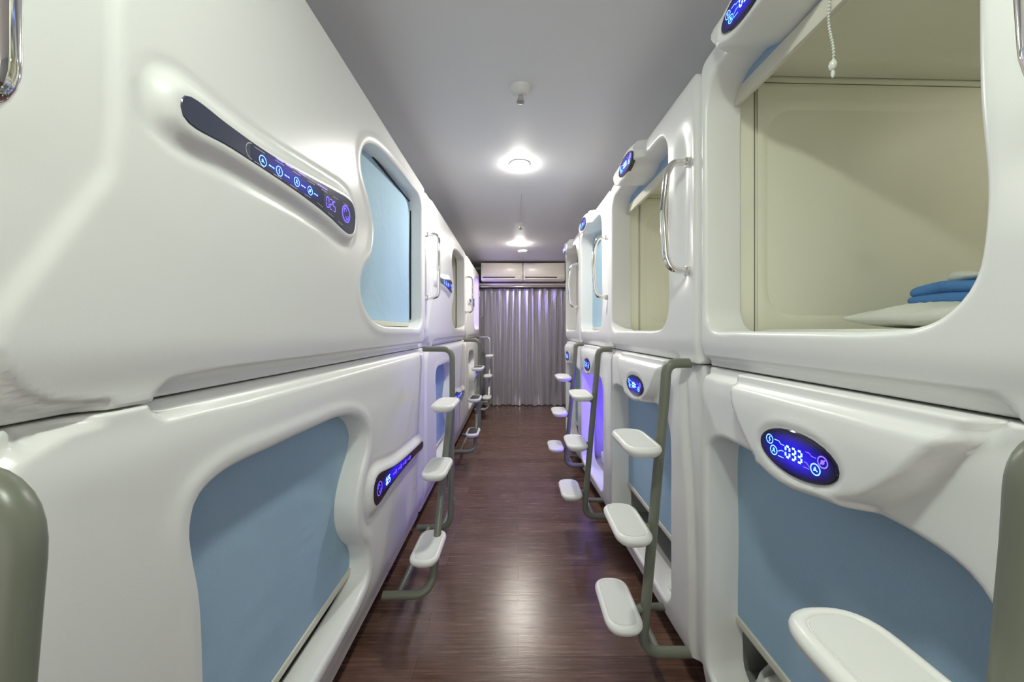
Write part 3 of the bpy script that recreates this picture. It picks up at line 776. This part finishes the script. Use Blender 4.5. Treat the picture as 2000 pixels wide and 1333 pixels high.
# ------------------------------------------------------------ end wall: air conditioners, rail, curtain
def aircon(x0, x1, label):
    root = thing('air_conditioner', ((x0+x1)/2, 6.62, 2.395), 0, label, 'air conditioner', 'air conditioners over the curtain')
    hw = (x1-x0)/2
    # body with rounded lower front
    prof = fillet([(.24, .325), (0, .325), (-.012, .10), (.03, .0), (.24, 0)], [0, .012, .08, .03, 0], 6)
    n = len(prof); vs = []; 
    for x in (-hw, -hw+.004, hw-.004, hw):
        ins = .004 if abs(x) == hw else 0
        for (yy, zz) in prof: vs.append((x, yy+ins, min(max(zz, ins), .325-ins)))
    fs = [(i*n+j, i*n+j+1, (i+1)*n+j+1, (i+1)*n+j) for i in range(3) for j in range(n-1)]
    fs += [tuple(range(n)), tuple(3*n+j for j in range(n))[::-1], tuple([0, n, 2*n, 3*n, 4*n-1, 3*n-1, 2*n-1, n-1])]
    link('body', mesh('body', vs, fs, True), M['ac'], root, True, None, .5)
    k = MB(); k.rbox((-hw+.02, -.016, .105), (hw-.02, -.004, .310), .005, 2); k.build('front_cover', M['ac'], root)
    k = MB(); k.rbox((-hw+.03, -.013, .052), (hw*.62, .02, .068), .003, 1); k.build('air_slot', M['acslot'], root)
    k = MB(); k.rbox((-hw+.03, -.004, .022), (hw-.03, .012, .046), .004, 2); k.build('louvre', M['ac'], root)
    k = MB(); k.rbox((hw*.74, -.016, .05), (hw*.90, -.006, .075), .003, 1); k.build('badge', M['whiteplas'], root)
aircon(-.685, .085, 'left of the two ivory air conditioners above the curtain')
aircon(.095, .865, 'right of the two ivory air conditioners above the curtain')
k = MB(); k.rbox((-.84, 6.845, 2.335), (1.5, 7.3, 2.375), .006, 2)
o = k.build('pelmet', M['ac'], None); tag(o, 'pale pelmet board under the air conditioners', 'pelmet')
k = MB(); k.tube([(-.84, 6.875, 2.312), (1.5, 6.875, 2.312)], .018, 14); o = k.build('curtain_rod', M['chrome'], None); tag(o, 'bright metal curtain rod along the top of the curtain', 'curtain rod')

def curtain(x0, x1, label):
    nx, nz = 620, 44; vs = []; fs = []
    W = x1-x0; per = .135
    rr = np.random.RandomState(3); ph = rr.uniform(-.35, .35, 60); am = rr.uniform(.7, 1.25, 60)
    for i in range(nx+1):
        s = i/nx*W; kf = s/per; ki = int(kf); fr = kf-ki
        for j in range(nz+1):
            t = j/nz; z = 2.29-(2.29-.012)*t
            a = am[ki]*(1-fr)+am[ki+1]*fr
            # pinched top, open folds below
            open_ = min(1, .30+t*1.6)
            d = .150*a*open_*abs(math.sin(PI*kf+.35*math.sin(kf*.9+t*2.2)))**.6-.05*open_
            d += .007*math.sin(2*PI*kf*2.1+t*3)*open_
            pin = .028*math.exp(-(t/.035)**2)*(1 if math.cos(2*PI*kf/2) > .6 else 0)
            sw = .010*math.sin(t*4+kf*1.7)
            y = 7.06-d-pin*1.6
            x = x0+s+sw+.018*math.sin(2*PI*kf*1.0)*open_
            if t > .93: y -= (t-.93)*.9*max(0, math.sin(kf*2.3))
            vs.append((x, y, z))
    for i in range(nx):
        for j in range(nz):
            q = i*(nz+1)+j; fs.append((q, q+1, q+nz+2, q+nz+1))
    n = len(vs); vs += [(x, y+.004, z) for x, y, z in vs]; fs += [tuple(n+i for i in f[::-1]) for f in fs]
    o = link('curtain', mesh('curtain', vs, fs), M['curtain']); tag(o, label, 'curtain'); return o
curtain(-.84, 1.35, 'full length grey satin curtain across the end of the aisle')

# ------------------------------------------------------------ bedding and small things
def cushion(name, m, loc, size, label, cat, rz=0, seed=1, flat=.35, noise=.006, group=None):
    rr = np.random.RandomState(seed); n, mm_ = 40, 30; a, b, c = size
    ks = rr.uniform(4, 16, (8, 2)); ph = rr.uniform(0, 6.3, 8); vs = []; fs = []
    for sgn in (1, -1):
        for i in range(n+1):
            for j in range(mm_+1):
                x, y = i/n*2-1, j/mm_*2-1
                e = max(0, (1-abs(x)**4)*(1-abs(y)**4))**flat
                nz = sum(math.sin(x*k[0]+y*k[1]+p) for k, p in zip(ks, ph))*noise/3*e
                pull = 1-.06*(1-abs(y)**2)*abs(x)**6
                z = c/2+(sgn*c/2*e)+(nz if sgn > 0 else nz*.2*(1 if e > 0 else 0))
                vs.append((x*a/2*pull, y*b/2*(1-.06*(1-x*x)*abs(y)**6), max(z, 0)))
    N = (n+1)*(mm_+1)
    for i in range(n):
        for j in range(mm_):
            q = i*(mm_+1)+j; fs.append((q, q+mm_+1, q+mm_+2, q+1)); fs.append((N+q, N+q+1, N+q+mm_+2, N+q+mm_+1))
    me = mesh(name, vs, fs); bm = bmesh.new(); bm.from_mesh(me); bmesh.ops.remove_doubles(bm, verts=bm.verts, dist=1e-4)
    bmesh.ops.recalc_face_normals(bm, faces=bm.faces); bm.to_mesh(me); bm.free()
    o = link(name, me, m, None, True, loc); o.rotation_euler = (0, 0, rz); return tag(o, label, cat, group)
MT = 1.487
def mattress(x0, x1, y0, y1, z0, z1, label):
    k = MB(); k.rbox((x0, y0, z0), (x1, y1, z1), .02, 3); o = k.build('mattress', M['cotton']); tag(o, label, 'mattress', 'mattresses in the open pods'); return o
mattress(.86, 2.70, .42, 1.29, SEAM+.09, MT-.004, 'white mattress in the near upper right pod under pillow and towels')
cushion('pillow', M['cotton'], (1.41, 1.03, MT-.004), (.62, .44, .070), 'flat white pillow on the bed of the near upper right pod', 'pillow', .12, 3, .5, .010)
def folded(name, m, loc, size, layers, label, cat, rz, seed, group=None):
    rr = np.random.RandomState(seed); a, b, c = size; k = MB(); t = c/layers
    P = []
    for l in range(layers):
        n = 26; w_ = a*(1-.03*l)
        ring = []
        for i in range(n+1):
            s = i/n; ring.append((-w_/2+w_*s, l))
    # rounded slab with wavy top, folds as grooves at the free edge
    nx, ny = 36, 26; vs = []; fs = []
    prof = []
    for l in range(layers):
        for q in range(7):
            an = -PI/2+PI*q/6; prof.append((math.cos(an)*t*.5, t*l+t/2+math.sin(an)*t*.5))
    prof = [( -t*1.2, 0.0)]+prof+[(-t*1.2, c)]
    per = even(fillet([(-a/2, -b/2), (a/2, -b/2), (a/2, b/2), (-a/2, b/2)], .03, 6, True), 96)
    cen = np.array([0, 0])
    for (o_, z) in prof:
        for i, p in enumerate(per):
            d = p/np.linalg.norm(p); wob = .004*math.sin(i*.45+z*90+seed)+.003*math.sin(i*1.1+seed)
            sag = .006*math.sin(i*.21+seed)*z/c
            vs.append((*(p+d*(o_+wob)), max(0, z+sag+.004*math.sin(i*.6+seed)*(z/c))))
    N = 96
    for i in range(len(prof)-1):
        for j in range(N): fs.append((i*N+j, i*N+(j+1) % N, (i+1)*N+(j+1) % N, (i+1)*N+j))
    b0 = (len(prof)-1)*N
    # top dome rings
    for q in (.75, .5, .25):
        s0 = len(vs)
        for i, p in enumerate(per): vs.append((*(p*q*.96), c+.010*(1-q)+.003*math.sin(i*.3+q*9+seed)))
        for j in range(N): fs.append((b0+j, b0+(j+1) % N, s0+(j+1) % N, s0+j))
        b0 = s0
    fs.append(tuple(b0+j for j in range(N))); fs.append(tuple(range(N))[::-1])
    o = link(name, mesh(name, vs, fs, True), m, None, True, loc); o.rotation_euler = (0, 0, rz); return tag(o, label, cat, group)
folded('blanket', M['towelb'], (1.50, 1.02, MT+.071), (.46, .30, .060), 2, 'folded blue blanket on the white pillow', 'blanket', .1, 2)
folded('towel', M['cotton'], (1.54, 1.02, MT+.146), (.36, .24, .024), 1, 'folded white towel on top of the blue blanket', 'towel', .05, 5)
mattress(.80, 2.5, 2.66, 3.48, .20, .31, 'white mattress inside the violet lit lower right pod')
cushion('pillow', M['cotton'], (1.05, 2.92, .31), (.36, .42, .11), 'white pillow inside the violet lit lower right pod', 'pillow', .1, 8)
cushion('laundry_bag', M['bag'], (.93, 1.19, .200), (.22, .20, .11), 'crumpled white bag low inside the near lower right pod', 'bag', .5, 9, .5, .02)
# cable and plugs on the ledge of the second lower right pod
root = thing('charging_cable', (.80, 1.72, .215), 0, 'white cable with plugs lying on the ledge of the second lower right pod', 'cable')
k = MB(); k.tube([tuple(q) for q in fillet([(.03, .05, .24), (.0, .07, .12), (-.02, .10, .015), (-.05, .02, .010), (-.02, -.03, .010), (.03, 0, .010)], .04, 5)], .0025, 8); k.build('cord', M['whiteplas'], root)
k = MB(); k.rbox((-.07, .0, .002), (-.035, .035, .022), .005, 2); k.rbox((.01, -.02, .002), (.045, .02, .024), .005, 2); k.build('plug', M['whiteplas'], root)
